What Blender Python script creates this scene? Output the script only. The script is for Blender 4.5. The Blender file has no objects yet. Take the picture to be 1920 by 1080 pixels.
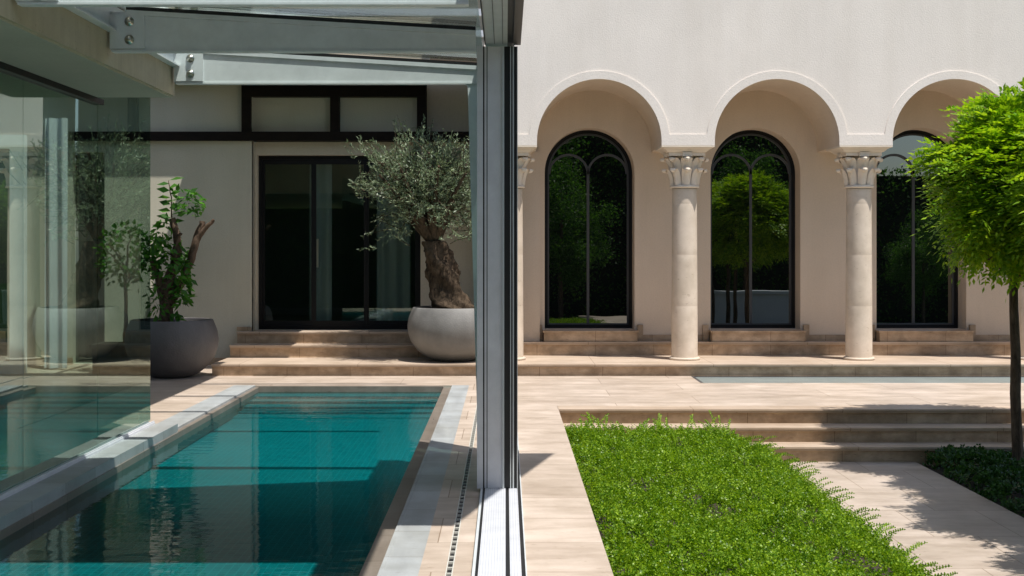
import bpy, math, random
import numpy as np
from math import sin, cos, pi, radians
random.seed(7)
rng = np.random.default_rng(11)
SC = bpy.context.scene
COL = SC.collection

# ------------------------------------------------------------------ materials
def new_mat(name):
    m = bpy.data.materials.new(name); m.use_nodes = True
    nt = m.node_tree; nt.nodes.clear()
    out = nt.nodes.new('ShaderNodeOutputMaterial')
    return m, nt, out
def N(nt, typ, **kw):
    n = nt.nodes.new(typ)
    for k, v in kw.items():
        if k in n.inputs: n.inputs[k].default_value = v
        else: setattr(n, k, v)
    return n
def L(nt, a, ai, b, bi): nt.links.new(a.outputs[ai], b.inputs[bi])
def coords(nt, scale=(1, 1, 1), loc=(0, 0, 0), rot=(0, 0, 0)):
    g = N(nt, 'ShaderNodeNewGeometry')
    mp = N(nt, 'ShaderNodeMapping'); mp.inputs['Scale'].default_value = scale
    mp.inputs['Location'].default_value = loc; mp.inputs['Rotation'].default_value = rot
    L(nt, g, 'Position', mp, 'Vector'); return mp
def ramp(nt, stops):
    r = N(nt, 'ShaderNodeValToRGB'); e = r.color_ramp.elements
    while len(e) > 1: e.remove(e[-1])
    e[0].position = stops[0][0]; e[0].color = (*stops[0][1], 1)
    for p, c in stops[1:]:
        x = e.new(p); x.color = (*c, 1)
    return r
def mixc(nt, mode='MIX', fac=.5):
    m = N(nt, 'ShaderNodeMix', data_type='RGBA', blend_type=mode); m.inputs[0].default_value = fac
    return m

def simple(name, col, rough=.5, metal=0, bump=0, bscale=40, var=.0, vscale=3, spec=.5, vstretch=(1,1,1)):
    m, nt, out = new_mat(name)
    p = N(nt, 'ShaderNodeBsdfPrincipled')
    p.inputs['Base Color'].default_value = (*col, 1)
    p.inputs['Roughness'].default_value = rough; p.inputs['Metallic'].default_value = metal
    p.inputs['Specular IOR Level'].default_value = spec
    if var:
        c = coords(nt, vstretch); n = N(nt, 'ShaderNodeTexNoise', Scale=vscale, Detail=6.0, Roughness=.6)
        L(nt, c, 0, n, 'Vector')
        r = ramp(nt, [(.3, tuple(v*(1-var) for v in col)), (.7, tuple(min(1, v*(1+var)) for v in col))])
        L(nt, n, 'Fac', r, 0); L(nt, r, 0, p, 'Base Color')
    if bump:
        c = coords(nt); n = N(nt, 'ShaderNodeTexNoise', Scale=bscale, Detail=4.0, Roughness=.65)
        L(nt, c, 0, n, 'Vector'); b = N(nt, 'ShaderNodeBump', Strength=bump, Distance=.01)
        L(nt, n, 'Fac', b, 'Height'); L(nt, b, 0, p, 'Normal')
    L(nt, p, 0, out, 0); return m

def stucco(name, col, strength=.9, scale=75):
    m, nt, out = new_mat(name)
    p = N(nt, 'ShaderNodeBsdfPrincipled'); p.inputs['Roughness'].default_value = .92
    p.inputs['Specular IOR Level'].default_value = .2
    c = coords(nt)
    n = N(nt, 'ShaderNodeTexNoise', Scale=scale, Detail=3.0, Roughness=.7); L(nt, c, 0, n, 'Vector')
    n2 = N(nt, 'ShaderNodeTexNoise', Scale=1.1, Detail=5.0, Roughness=.6); L(nt, c, 0, n2, 'Vector')
    r = ramp(nt, [(.3, tuple(v*.95 for v in col)), (.7, tuple(min(1, v*1.04) for v in col))]); L(nt, n2, 'Fac', r, 0)
    r3 = ramp(nt, [(.34, (.86, .855, .85)), (.56, (1, 1, 1))]); L(nt, n, 'Fac', r3, 0)
    mx = mixc(nt, 'MULTIPLY', .45); L(nt, r, 0, mx, 6); L(nt, r3, 0, mx, 7)
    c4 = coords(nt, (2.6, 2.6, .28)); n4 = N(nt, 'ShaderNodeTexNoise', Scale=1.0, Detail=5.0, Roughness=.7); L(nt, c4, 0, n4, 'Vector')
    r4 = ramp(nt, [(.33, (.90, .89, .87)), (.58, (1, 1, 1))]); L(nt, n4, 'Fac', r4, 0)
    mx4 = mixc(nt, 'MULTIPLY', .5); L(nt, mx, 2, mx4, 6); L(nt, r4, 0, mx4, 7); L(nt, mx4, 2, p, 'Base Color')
    b = N(nt, 'ShaderNodeBump', Strength=strength, Distance=.006); L(nt, n, 'Fac', b, 'Height'); L(nt, b, 0, p, 'Normal')
    L(nt, p, 0, out, 0); return m

def travertine(name, light, dark, stretch=(.9, 14, 14), joints=None, rough=.45, blotch=0, plane='XY'):
    m, nt, out = new_mat(name)
    p = N(nt, 'ShaderNodeBsdfPrincipled'); p.inputs['Specular IOR Level'].default_value = .35
    c = coords(nt, stretch)
    n = N(nt, 'ShaderNodeTexNoise', Scale=1.0, Detail=7.0, Roughness=.62, Distortion=.35); L(nt, c, 0, n, 'Vector')
    r = ramp(nt, [(.28, dark), (.5, tuple((a+b)/2*1.02 for a, b in zip(light, dark))), (.68, light)]); L(nt, n, 'Fac', r, 0)
    cur = (r, 0)
    c2 = coords(nt, (1.3, 1.3, 1.3)); n2 = N(nt, 'ShaderNodeTexNoise', Scale=1.7 if not blotch else 4.0, Detail=6.0, Roughness=.65)
    L(nt, c2, 0, n2, 'Vector')
    k = .80 if not blotch else .62
    r2 = ramp(nt, [(.35, (k, k*.985, k*.95)), (.62, (1, 1, 1))]); L(nt, n2, 'Fac', r2, 0)
    mx = mixc(nt, 'MULTIPLY', 1); L(nt, *cur, mx, 6); L(nt, r2, 0, mx, 7); cur = (mx, 2)
    # pits
    c3 = coords(nt, (9, 34, 34)); n3 = N(nt, 'ShaderNodeTexNoise', Scale=1.0, Detail=3.0, Roughness=.7); L(nt, c3, 0, n3, 'Vector')
    r3 = ramp(nt, [(.30, (.45, .38, .3)), (.36, (1, 1, 1))]); L(nt, n3, 'Fac', r3, 0)
    mx = mixc(nt, 'MULTIPLY', .45); L(nt, *cur, mx, 6); L(nt, r3, 0, mx, 7); cur = (mx, 2)
    if joints:
        w, h, off = joints
        cj = coords(nt, (1, 1, 1), rot=((-pi/2 if plane == 'XZ' else 0), 0, 0), loc=(.37, .0, 0))
        bt = N(nt, 'ShaderNodeTexBrick'); bt.offset = off; bt.squash = 1
        bt.inputs['Scale'].default_value = 1; bt.inputs['Mortar Size'].default_value = .003
        bt.inputs['Mortar Smooth'].default_value = 0; bt.inputs['Bias'].default_value = 0
        bt.inputs['Brick Width'].default_value = w; bt.inputs['Row Height'].default_value = h
        bt.inputs['Color1'].default_value = (1, 1, 1, 1); bt.inputs['Color2'].default_value = (.84, .825, .805, 1)
        bt.inputs['Mortar'].default_value = (.46, .40, .34, 1)
        L(nt, cj, 0, bt, 'Vector')
        mx = mixc(nt, 'MULTIPLY', 1); L(nt, *cur, mx, 6); L(nt, bt, 0, mx, 7); cur = (mx, 2)
    L(nt, *cur, p, 'Base Color')
    rr = N(nt, 'ShaderNodeMapRange'); rr.inputs['To Min'].default_value = rough-.1; rr.inputs['To Max'].default_value = rough+.15
    L(nt, n, 'Fac', rr, 'Value'); L(nt, rr, 0, p, 'Roughness')
    b = N(nt, 'ShaderNodeBump', Strength=.25, Distance=.003); L(nt, n3, 'Fac', b, 'Height'); L(nt, b, 0, p, 'Normal')
    L(nt, p, 0, out, 0); return m

def leafmat(name, c1, c2, trans=.35, rough=.45, spec=.4, tcol=None, patch=0):
    m, nt, out = new_mat(name)
    g = N(nt, 'ShaderNodeNewGeometry')
    r = ramp(nt, [(0, c1), (.6, tuple((a+b)/2 for a, b in zip(c1, c2))), (1, c2)]); L(nt, g, 'Random Per Island', r, 0)
    p = N(nt, 'ShaderNodeBsdfPrincipled'); p.inputs['Roughness'].default_value = rough
    p.inputs['Specular IOR Level'].default_value = spec
    if patch:
        n_ = N(nt, 'ShaderNodeTexNoise', Scale=patch, Detail=4.0, Roughness=.7); L(nt, coords(nt), 0, n_, 'Vector')
        r_ = ramp(nt, [(.34, (.62, .72, .6)), (.50, (.95, .97, .9)), (.66, (1.0, 1.0, 1.0))]); L(nt, n_, 'Fac', r_, 0)
        mp_ = mixc(nt, 'MULTIPLY', 1); L(nt, r, 0, mp_, 6); L(nt, r_, 0, mp_, 7)
        rr_ = N(nt, 'ShaderNodeMix', data_type='RGBA'); rr_.inputs[0].default_value = 0; L(nt, mp_, 2, rr_, 6)
        src = (mp_, 2)
    else: src = (r, 0)
    L(nt, *src, p, 'Base Color')
    t = N(nt, 'ShaderNodeBsdfTranslucent')
    mx0 = mixc(nt, 'MULTIPLY', 1); L(nt, *src, mx0, 6); mx0.inputs[7].default_value = (*(tcol or (1.5, 1.6, .6)), 1)
    L(nt, mx0, 2, t, 'Color')
    mx = N(nt, 'ShaderNodeMixShader'); mx.inputs[0].default_value = trans
    L(nt, p, 0, mx, 1); L(nt, t, 0, mx, 2); L(nt, mx, 0, out, 0); return m

def schlick(nt, r0):
    g = N(nt, 'ShaderNodeNewGeometry'); d = N(nt, 'ShaderNodeVectorMath', operation='DOT_PRODUCT')
    L(nt, g, 'Normal', d, 0); L(nt, g, 'Incoming', d, 1)
    a = N(nt, 'ShaderNodeMath', operation='ABSOLUTE'); nt.links.new(d.outputs['Value'], a.inputs[0])
    b = N(nt, 'ShaderNodeMath', operation='SUBTRACT'); b.inputs[0].default_value = 1; L(nt, a, 0, b, 1)
    c = N(nt, 'ShaderNodeMath', operation='POWER'); L(nt, b, 0, c, 0); c.inputs[1].default_value = 5
    e = N(nt, 'ShaderNodeMath', operation='MULTIPLY_ADD'); L(nt, c, 0, e, 0); e.inputs[1].default_value = 1-r0; e.inputs[2].default_value = r0
    return e
def glass(name, tint=(.85, .92, .88), ior=1.45, gcol=(1, 1, 1), bump=0):
    m, nt, out = new_mat(name)
    f = schlick(nt, ((ior-1)/(ior+1))**2)
    t = N(nt, 'ShaderNodeBsdfTransparent'); t.inputs[0].default_value = (*tint, 1)
    g = N(nt, 'ShaderNodeBsdfGlossy'); g.inputs['Roughness'].default_value = .0; g.inputs[0].default_value = (*gcol, 1)
    if bump:
        c = coords(nt, (1.2, 1.2, .35)); n = N(nt, 'ShaderNodeTexNoise', Scale=1.5, Detail=1.0); L(nt, c, 0, n, 'Vector')
        b = N(nt, 'ShaderNodeBump', Strength=bump, Distance=.01); L(nt, n, 'Fac', b, 'Height'); L(nt, b, 0, g, 'Normal')
    mx = N(nt, 'ShaderNodeMixShader'); L(nt, f, 0, mx, 0); L(nt, t, 0, mx, 1); L(nt, g, 0, mx, 2); L(nt, mx, 0, out, 0)
    return m

def dark_pane(name):
    m, nt, out = new_mat(name)
    f = N(nt, 'ShaderNodeFresnel', IOR=2.65)
    d = N(nt, 'ShaderNodeBsdfDiffuse'); d.inputs[0].default_value = (.004, .005, .005, 1)
    g = N(nt, 'ShaderNodeBsdfGlossy'); g.inputs['Roughness'].default_value = .0; g.inputs[0].default_value = (.95, 1, .97, 1)
    c = coords(nt, (1.0, 1, .8)); n = N(nt, 'ShaderNodeTexNoise', Scale=2.5, Detail=1.0); L(nt, c, 0, n, 'Vector')
    b = N(nt, 'ShaderNodeBump', Strength=.05, Distance=.01); L(nt, n, 'Fac', b, 'Height'); L(nt, b, 0, g, 'Normal')
    mx = N(nt, 'ShaderNodeMixShader'); L(nt, f, 0, mx, 0); L(nt, d, 0, mx, 1); L(nt, g, 0, mx, 2); L(nt, mx, 0, out, 0)
    return m

def water_mat():
    m, nt, out = new_mat('water')
    c = coords(nt, (1.0, 2.3, 1)); n = N(nt, 'ShaderNodeTexNoise', Scale=4.0, Detail=2.0, Roughness=.5); L(nt, c, 0, n, 'Vector')
    b = N(nt, 'ShaderNodeBump', Strength=.18, Distance=.012); L(nt, n, 'Fac', b, 'Height')
    f = N(nt, 'ShaderNodeFresnel', IOR=1.5); L(nt, b, 0, f, 'Normal')
    t = N(nt, 'ShaderNodeBsdfTransparent'); t.inputs[0].default_value = (.34, .78, .80, 1)
    g = N(nt, 'ShaderNodeBsdfGlossy'); g.inputs['Roughness'].default_value = .0; L(nt, b, 0, g, 'Normal')
    mx = N(nt, 'ShaderNodeMixShader'); L(nt, f, 0, mx, 0); L(nt, t, 0, mx, 1); L(nt, g, 0, mx, 2); L(nt, mx, 0, out, 0)
    return m

def mosaic():
    m, nt, out = new_mat('pool_mosaic')
    p = N(nt, 'ShaderNodeBsdfPrincipled'); p.inputs['Roughness'].default_value = .3
    c = coords(nt); bt = N(nt, 'ShaderNodeTexBrick'); bt.offset = 0
    for k, v in (('Scale', 1), ('Mortar Size', .004), ('Mortar Smooth', .1), ('Bias', -.2), ('Brick Width', .05), ('Row Height', .05)):
        bt.inputs[k].default_value = v
    bt.inputs['Color1'].default_value = (.004, .22, .235, 1); bt.inputs['Color2'].default_value = (.011, .31, .325, 1)
    bt.inputs['Mortar'].default_value = (.04, .40, .41, 1)
    L(nt, c, 0, bt, 'Vector')
    n = N(nt, 'ShaderNodeTexNoise', Scale=1.2, Detail=3.0); L(nt, c, 0, n, 'Vector')
    r = ramp(nt, [(.3, (.8, .85, .85)), (.7, (1, 1, 1))]); L(nt, n, 'Fac', r, 0)
    mx = mixc(nt, 'MULTIPLY', 1); L(nt, bt, 0, mx, 6); L(nt, r, 0, mx, 7); L(nt, mx, 2, p, 'Base Color')
    L(nt, p, 0, out, 0); return m

def bark(name, c1, c2, scale=14, stretch=(1, 1, .35), bump=1.0, dist=.02):
    m, nt, out = new_mat(name)
    p = N(nt, 'ShaderNodeBsdfPrincipled'); p.inputs['Roughness'].default_value = .9; p.inputs['Specular IOR Level'].default_value = .2
    c = coords(nt, stretch); n = N(nt, 'ShaderNodeTexNoise', Scale=scale, Detail=6.0, Roughness=.7, Distortion=.6); L(nt, c, 0, n, 'Vector')
    r = ramp(nt, [(.35, c1), (.65, c2)]); L(nt, n, 'Fac', r, 0); L(nt, r, 0, p, 'Base Color')
    b = N(nt, 'ShaderNodeBump', Strength=bump, Distance=dist); L(nt, n, 'Fac', b, 'Height'); L(nt, b, 0, p, 'Normal')
    L(nt, p, 0, out, 0); return m

def alu(name, col, rough=.42, groove=0):
    m, nt, out = new_mat(name)
    p = N(nt, 'ShaderNodeBsdfPrincipled'); p.inputs['Roughness'].default_value = rough; p.inputs['Metallic'].default_value = .1
    c = coords(nt, (1, 1, 1)); n = N(nt, 'ShaderNodeTexNoise', Scale=6.0, Detail=6.0, Roughness=.7); L(nt, c, 0, n, 'Vector')
    r = ramp(nt, [(.3, tuple(v*.9 for v in col)), (.7, tuple(min(1, v*1.06) for v in col))]); L(nt, n, 'Fac', r, 0)
    cur = (r, 0)
    if groove:
        w = N(nt, 'ShaderNodeTexWave', Scale=groove, Distortion=0.0); w.bands_direction = 'X'; L(nt, coords(nt), 0, w, 'Vector')
        r2 = ramp(nt, [(0, (.72, .74, .78)), (.18, (1, 1, 1))]); L(nt, w, 'Fac', r2, 0)
        mx = mixc(nt, 'MULTIPLY', 1); L(nt, *cur, mx, 6); L(nt, r2, 0, mx, 7); cur = (mx, 2)
    L(nt, *cur, p, 'Base Color'); L(nt, p, 0, out, 0); return m

M = dict(
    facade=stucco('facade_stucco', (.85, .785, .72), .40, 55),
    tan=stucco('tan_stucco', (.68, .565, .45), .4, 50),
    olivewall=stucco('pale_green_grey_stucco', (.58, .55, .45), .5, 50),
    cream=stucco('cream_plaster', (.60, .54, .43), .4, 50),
    deck=travertine('travertine_paving', (.63, .535, .455), (.45, .365, .295), stretch=(1.8, 6, 6), joints=(2.4, .63, .37)),
    path=travertine('travertine_path', (.57, .49, .42), (.43, .355, .295), stretch=(2.2, 9, 9), joints=(.62, .9, .5)),
    tread=travertine('travertine_tread', (.62, .51, .41), (.46, .35, .26), joints=(1.5, 5, .5)),
    riser=travertine('travertine_riser', (.60, .455, .32), (.41, .285, .18), stretch=(3, 3, 9), rough=.5, blotch=1, joints=(.8, 5, .5)),
    column=travertine('limestone_column', (.70, .61, .51), (.64, .545, .445), stretch=(5, 5, 3), rough=.6),
    capital=simple('limestone_capital', (.74, .645, .53), .75, bump=.25, bscale=60, var=.06, vscale=6),
    coping=travertine('grey_stone_coping', (.46, .49, .50), (.36, .385, .40), stretch=(7, 1.2, 7), joints=(9, .6, 0), rough=.4),
    ledge=travertine('brown_stone_ledge', (.27, .235, .2), (.2, .17, .145), stretch=(7, 1.2, 7), joints=(9, .6, 0), rough=.3),
    timber=simple('dark_timber', (.012, .009, .0075), .7, spec=.15, bump=.4, bscale=20, var=.35, vscale=9, vstretch=(.3, 1, 1)),
    eave=simple('brown_eave_boards', (.16, .10, .055), .6, var=.3, vscale=5, vstretch=(.3, 3, 3)),
    black=simple('black_frame_metal', (.007, .007, .008), .45, spec=.25),
    darkgrey=simple('dark_grey_frame_metal', (.055, .055, .058), .45),
    gasket=simple('black_rubber_gasket', (.010, .010, .011), .5),
    alu=alu('grey_aluminium', (.72, .73, .77)),
    alupale=alu('pale_aluminium', (.62, .66, .68)),
    alutrack=alu('grooved_aluminium', (.66, .68, .72), .4, 22),
    beam=alu('mottled_beam_paint', (.80, .83, .84)),
    steel=simple('stainless_bolt_steel', (.55, .52, .45), .28, 1),
    pane=dark_pane('dark_window_glass'),
    doorglass=glass('door_glass', (.66, .74, .71), 1.8, (.9, 1, .97), bump=.05),
    wallglass=glass('green_tinted_glass', (.66, .77, .715), 2.15, (.90, 1, .95), bump=.06),
    roofglass=glass('roof_glass', (.88, .93, .915), 1.5),
    clear=glass('clear_panel_glass', (.86, .93, .91), 1.45),
    walkglass=simple('frosted_walk_on_glass', (.27, .31, .30), .22, var=.1, vscale=2),
    water=water_mat(), mosaic=mosaic(),
    pot=simple('grey_concrete_pot', (.18, .175, .165), .62, bump=.4, bscale=50, var=.2, vscale=4, vstretch=(1,1,.5)),
    potdark=simple('charcoal_concrete_pot', (.115, .108, .108), .62, bump=.4, bscale=50, var=.2, vscale=4, vstretch=(1,1,.5)),
    soil=simple('dark_soil', (.035, .026, .018), .95, bump=.8, bscale=60, var=.3, vscale=20),
    olivebark=bark('olive_bark', (.022, .015, .009), (.12, .085, .055), 16, (1, 1, .5), 1, .03),
    prunedbark=bark('brown_bark', (.055, .036, .024), (.17, .115, .08), 18, (1, 1, .3), .9),
    treebark=bark('robinia_bark', (.05, .036, .026), (.17, .125, .09), 26, (1, 1, .18), 1, .02),
    oliveleaf=leafmat('olive_leaf', (.085, .135, .07), (.34, .41, .25), .2, .42, .5, (1.1, 1.2, .8)),
    citrusleaf=leafmat('broad_leaf', (.025, .10, .012), (.09, .25, .025), .35, .45, .3),
    robinia=leafmat('robinia_leaf', (.11, .27, .008), (.38, .56, .03), .42, .5, .3, (1.5, 1.35, .5), patch=3.5),
    hedgeleaf=leafmat('honeysuckle_leaf', (.06, .17, .005), (.36, .52, .03), .36, .42, .35, (1.5, 1.5, .5), patch=5),
    ivy=leafmat('ivy_leaf', (.02, .065, .015), (.06, .14, .03), .22, .4, .4),
    darkleaf=leafmat('backdrop_leaf', (.022, .075, .016), (.10, .21, .04), .5, .5, .3),
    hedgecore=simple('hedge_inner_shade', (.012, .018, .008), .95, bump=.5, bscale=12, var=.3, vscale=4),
    lawn=simple('lawn', (.045, .085, .02), .95, bump=.8, bscale=50, var=.3, vscale=6),
    curtain=simple('white_sheer_curtain', (.60, .64, .68), .9, var=.05),
    greycurtain=simple('grey_curtain', (.62, .60, .62), .9),
    whitepaint=simple('white_paint', (.72, .75, .78), .5, var=.04),
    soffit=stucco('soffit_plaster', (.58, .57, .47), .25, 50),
    fascia=travertine('pale_stone_fascia', (.60, .54, .40), (.50, .44, .31), stretch=(4, 14, .5), rough=.6),
    darkfloor=simple('dark_floor_and_sheet', (.045, .038, .032), .3, var=.2, vscale=3),
    roomdark=simple('room_paint', (.32, .31, .28), .9),
    caster=simple('shade_caster_grey', (.30, .30, .28), .9),
    slot=simple('pale_drain_edge', (.55, .55, .5), .5),
)

# ------------------------------------------------------------------ mesh builder
class MB:
    def __init__(s): s.v = []; s.f = []; s.m = []; s.sm = []
    def face(s, pts, mi=0, smooth=False):
        b = len(s.v); s.v += [tuple(p) for p in pts]; s.f.append(tuple(range(b, b+len(pts)))); s.m.append(mi); s.sm.append(smooth)
    def box(s, x0, x1, y0, y1, z0, z1, mi=0, top=None):
        b = len(s.v)
        s.v += [(x0, y0, z0), (x1, y0, z0), (x1, y1, z0), (x0, y1, z0), (x0, y0, z1), (x1, y0, z1), (x1, y1, z1), (x0, y1, z1)]
        for i, q in enumerate([(0, 3, 2, 1), (4, 5, 6, 7), (0, 1, 5, 4), (1, 2, 6, 5), (2, 3, 7, 6), (3, 0, 4, 7)]):
            s.f.append(tuple(b+k for k in q)); s.m.append(top if (top is not None and i == 1) else mi); s.sm.append(False)
        return s
    def prism(s, poly, y0, y1, mi=0):          # poly of (x,z), extruded in y
        n = len(poly); b = len(s.v)
        s.v += [(x, y0, z) for x, z in poly] + [(x, y1, z) for x, z in poly]
        s.f.append(tuple(range(b, b+n))); s.f.append(tuple(range(b+2*n-1, b+n-1, -1))); s.m += [mi, mi]; s.sm += [False]*2
        for i in range(n):
            j = (i+1) % n; s.f.append((b+i, b+n+i, b+n+j, b+j)); s.m.append(mi); s.sm.append(False)
        return s
    def grid(s, rows, mi=0, smooth=True, closed=False):
        b = len(s.v); nr = len(rows); nc = len(rows[0])
        for r in rows: s.v += [tuple(p) for p in r]
        for i in range(nr-1):
            for j in range(nc if closed else nc-1):
                k = (j+1) % nc
                s.f.append((b+i*nc+j, b+i*nc+k, b+(i+1)*nc+k, b+(i+1)*nc+j)); s.m.append(mi); s.sm.append(smooth)
        return s
    def lathe(s, prof, cx=0, cy=0, n=48, mi=0, smooth=True, cap=False):
        rows = [[(cx+r*cos(2*pi*j/n), cy+r*sin(2*pi*j/n), z) for j in range(n)] for r, z in prof]
        s.grid(rows, mi, smooth, True)
        if cap: s.face(rows[0][::-1], mi); s.face(rows[-1], mi)
        return s
    def tube(s, pts, radii, n=10, mi=0, rough=0, twist=0):
        rows = []
        for i, p in enumerate(pts):
            a = np.array(pts[max(i-1, 0)], float); c = np.array(pts[min(i+1, len(pts)-1)], float)
            d = c-a; d /= (np.linalg.norm(d)+1e-9)
            u = np.cross(d, (0.31, .95, .05)); u /= (np.linalg.norm(u)+1e-9); w = np.cross(d, u)
            row = []
            for j in range(n):
                t = 2*pi*j/n + twist*i
                r = radii[i]*(1+(random.uniform(-rough, rough) if rough else 0))
                row.append(tuple(np.array(p)+u*r*cos(t)+w*r*sin(t)))
            rows.append(row)
        s.grid(rows, mi, True, True); s.face(rows[-1], mi, True); s.face(rows[0][::-1], mi, True)
        return s
    def build(s, name, mats, parent=None, loc=None):
        me = bpy.data.meshes.new(name); me.from_pydata(s.v, [], s.f)
        if not isinstance(mats, (list, tuple)): mats = [mats]
        for m in mats: me.materials.append(m)
        me.polygons.foreach_set('material_index', s.m); me.polygons.foreach_set('use_smooth', s.sm); me.update()
        o = bpy.data.objects.new(name, me); COL.objects.link(o)
        if parent: o.parent = parent
        if loc: o.location = loc
        return o

def npmesh(name, V, F4, mats, parent=None, midx=None):
    me = bpy.data.meshes.new(name); nv = len(V); nf = len(F4)
    me.vertices.add(nv); me.vertices.foreach_set('co', V.astype(np.float32).ravel())
    me.loops.add(nf*4); me.loops.foreach_set('vertex_index', F4.astype(np.int32).ravel())
    me.polygons.add(nf); me.polygons.foreach_set('loop_start', np.arange(0, nf*4, 4, dtype=np.int32))
    for m in (mats if isinstance(mats, (list, tuple)) else [mats]): me.materials.append(m)
    if midx is not None: me.polygons.foreach_set('material_index', midx.astype(np.int32))
    me.update(calc_edges=True)
    o = bpy.data.objects.new(name, me); COL.objects.link(o)
    if parent: o.parent = parent
    return o
def tag(o, label=None, cat=None, group=None, kind=None):
    if label: o['label'] = label
    if cat: o['category'] = cat
    if group: o['group'] = group
    if kind: o['kind'] = kind
    return o
def empty(name, loc=(0, 0, 0)):
    o = bpy.data.objects.new(name, None); COL.objects.link(o); o.location = loc; o.empty_display_size = .2; return o
def struct(o): o['kind'] = 'structure'; return o
def unit(a): return a/(np.linalg.norm(a, axis=-1, keepdims=True)+1e-9)

def leaves(base, d, nrm, ln, wd, cup=.0):
    """diamond leaves: base (n,3), direction d, face normal nrm, length, width"""
    n = len(base); d = unit(d); s = unit(np.cross(d, nrm)); up = unit(np.cross(s, d))
    ln = np.broadcast_to(ln, n)[:, None]; wd = np.broadcast_to(wd, n)[:, None]
    mid = base+d*ln*.45
    V = np.stack([base, mid+s*wd*.5+up*wd*cup, base+d*ln, mid-s*wd*.5+up*wd*cup], 1).reshape(-1, 3)
    F = np.arange(n*4).reshape(n, 4); return V, F
def joinVF(lst):
    V = np.concatenate([a for a, _ in lst]); off = 0; Fs = []
    for a, f in lst: Fs.append(f+off); off += len(a)
    return V, np.concatenate(Fs)

# ------------------------------------------------------------------ ground, decks, paths
gm = MB()
for (a, b, c, d) in ((-60, -3.4, -60, 60), (-3.4, -.3, -60, 2.6), (-3.4, -.3, 15.3, 60), (-.3, 80, -60, 60)): gm.box(a, b, c, d, -1.0, -.8)
struct(gm.build('ground', M['lawn']))

PX0, PX1, PY0, PY1 = -2.93, -.73, 3.0, 14.9
dk = MB()
dk.box(-9, -3.2, 1.0, 17.6, -.8, 0)
dk.box(-3.2, -.43, PY1+.06, 16.06, -.8, 0)
dk.box(-3.2, -.43, 1.0, PY0-.1, -.8, 0)
dk.box(-.43, -.292, 1.0, 16.06, -.8, 0); dk.box(-.268, .53, 1.0, 16.06, -.8, 0); dk.box(-.292, -.268, 1.0, 16.06, -.8, -.03)
dk.box(.53, 2.34, 13.0, 16.06, -.8, 0)
dk.box(2.34, 9.5, 13.0, 15.23, -.8, 0)
struct(dk.build('pool_deck', M['deck']))
struct(MB().box(-9, -3.22, 1.0, 11.3, .0005, .006).box(-9, -4.35, 11.3, 15.6, .0005, .006).build('indoor_floor_and_dark_sheet', M['darkfloor']))  # far rectangle is a dark sheet added to dim the view through the glass

def steps(name, runs, parent=None):
    """runs: x0,x1,y_front,y_back,ztop,zbot -> riser body with an overhanging nosing slab"""
    m = MB()
    for x0, x1, y0, y1, z1, z0 in runs:
        m.box(x0, x1, y0+.035, y1, z0, z1-.036, 1)
        m.box(x0-.002, x1+.002, y0+.012, y1, z1-.036, z1-.020, 0)
        m.box(x0-.004, x1+.004, y0, y1, z1-.017, z1, 0)
        m.box(x0, x1, y0+.02, y1, z1-.020, z1-.017, 0)
    return m.build(name, [M['tread'], M['riser']])
struct(steps('terrace_steps', [(.53, 9.5, 12.715, 13.0, 0, -.8), (.53, 9.5, 12.43, 12.75, -.145, -.8), (.53, 9.5, 12.145, 12.465, -.29, -.8)]))
struct(steps('colonnade_steps', [(-3.72, 9.5, 16.05, 17.6, .15, -.1), (-.27, 9.5, 17.35, 17.6, .335, .15),
       (-3.7, -.28, 17.02, 17.6, .315, .15), (-3.68, -.285, 17.37, 17.75, .475, .315)]))
pt = MB(); pt.box(2.22, 3.93, -3, 12.18, -.8, -.435); struct(pt.build('path', M['path']))
pt = MB(); pt.box(.53, 2.22, -3, 12.18, -.8, -.50); pt.box(3.93, 9.5, -3, 12.18, -.8, -.47); struct(pt.build('planting_bed_soil', M['soil']))
struct(MB().box(.515, .53, 1, 12.1, -.8, -.003).build('planter_edge_stone', M['tread']))

# skylight strip in the paving
sk = empty('walk_on_skylight', (5, 15.6, 0)); tag(sk, 'long frosted glass strip set flush in the paving before the arcade', 'skylight')
m = MB(); m.box(2.34-5, 4.5, -.37, .46, -.8, -.012); m.build('glass_strip', M['walkglass'], sk)
m = MB(); m.box(-2.66, -2.62, -.37, .46, -.012, -.002); m.box(-2.62, 4.5, -.37, -.352, -.012, -.002); m.box(-2.62, 4.5, .442, .46, -.012, -.002)
m.build('frame', M['darkgrey'], sk)

# slot drain
dr = empty('slot_drain', (-.28, 3, 0)); tag(dr, 'narrow dashed slot drain running along the pool deck', 'drain')
MB().box(-.0115, .0115, -1.9, 13.0, -.029, -.012).build('drain_channel', M['gasket'], dr)
m = MB(); y = -1.9
while y < 13: m.box(-.0115, .0115, y, y+.014, -.012, -.001); y += .115
for s in (-1, 1): m.box(min(s*.0125, s*.018), max(s*.0125, s*.018), -1.9, 13.0, .0, .002)
m.build('drain_grating', M['slot'], dr)

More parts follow.
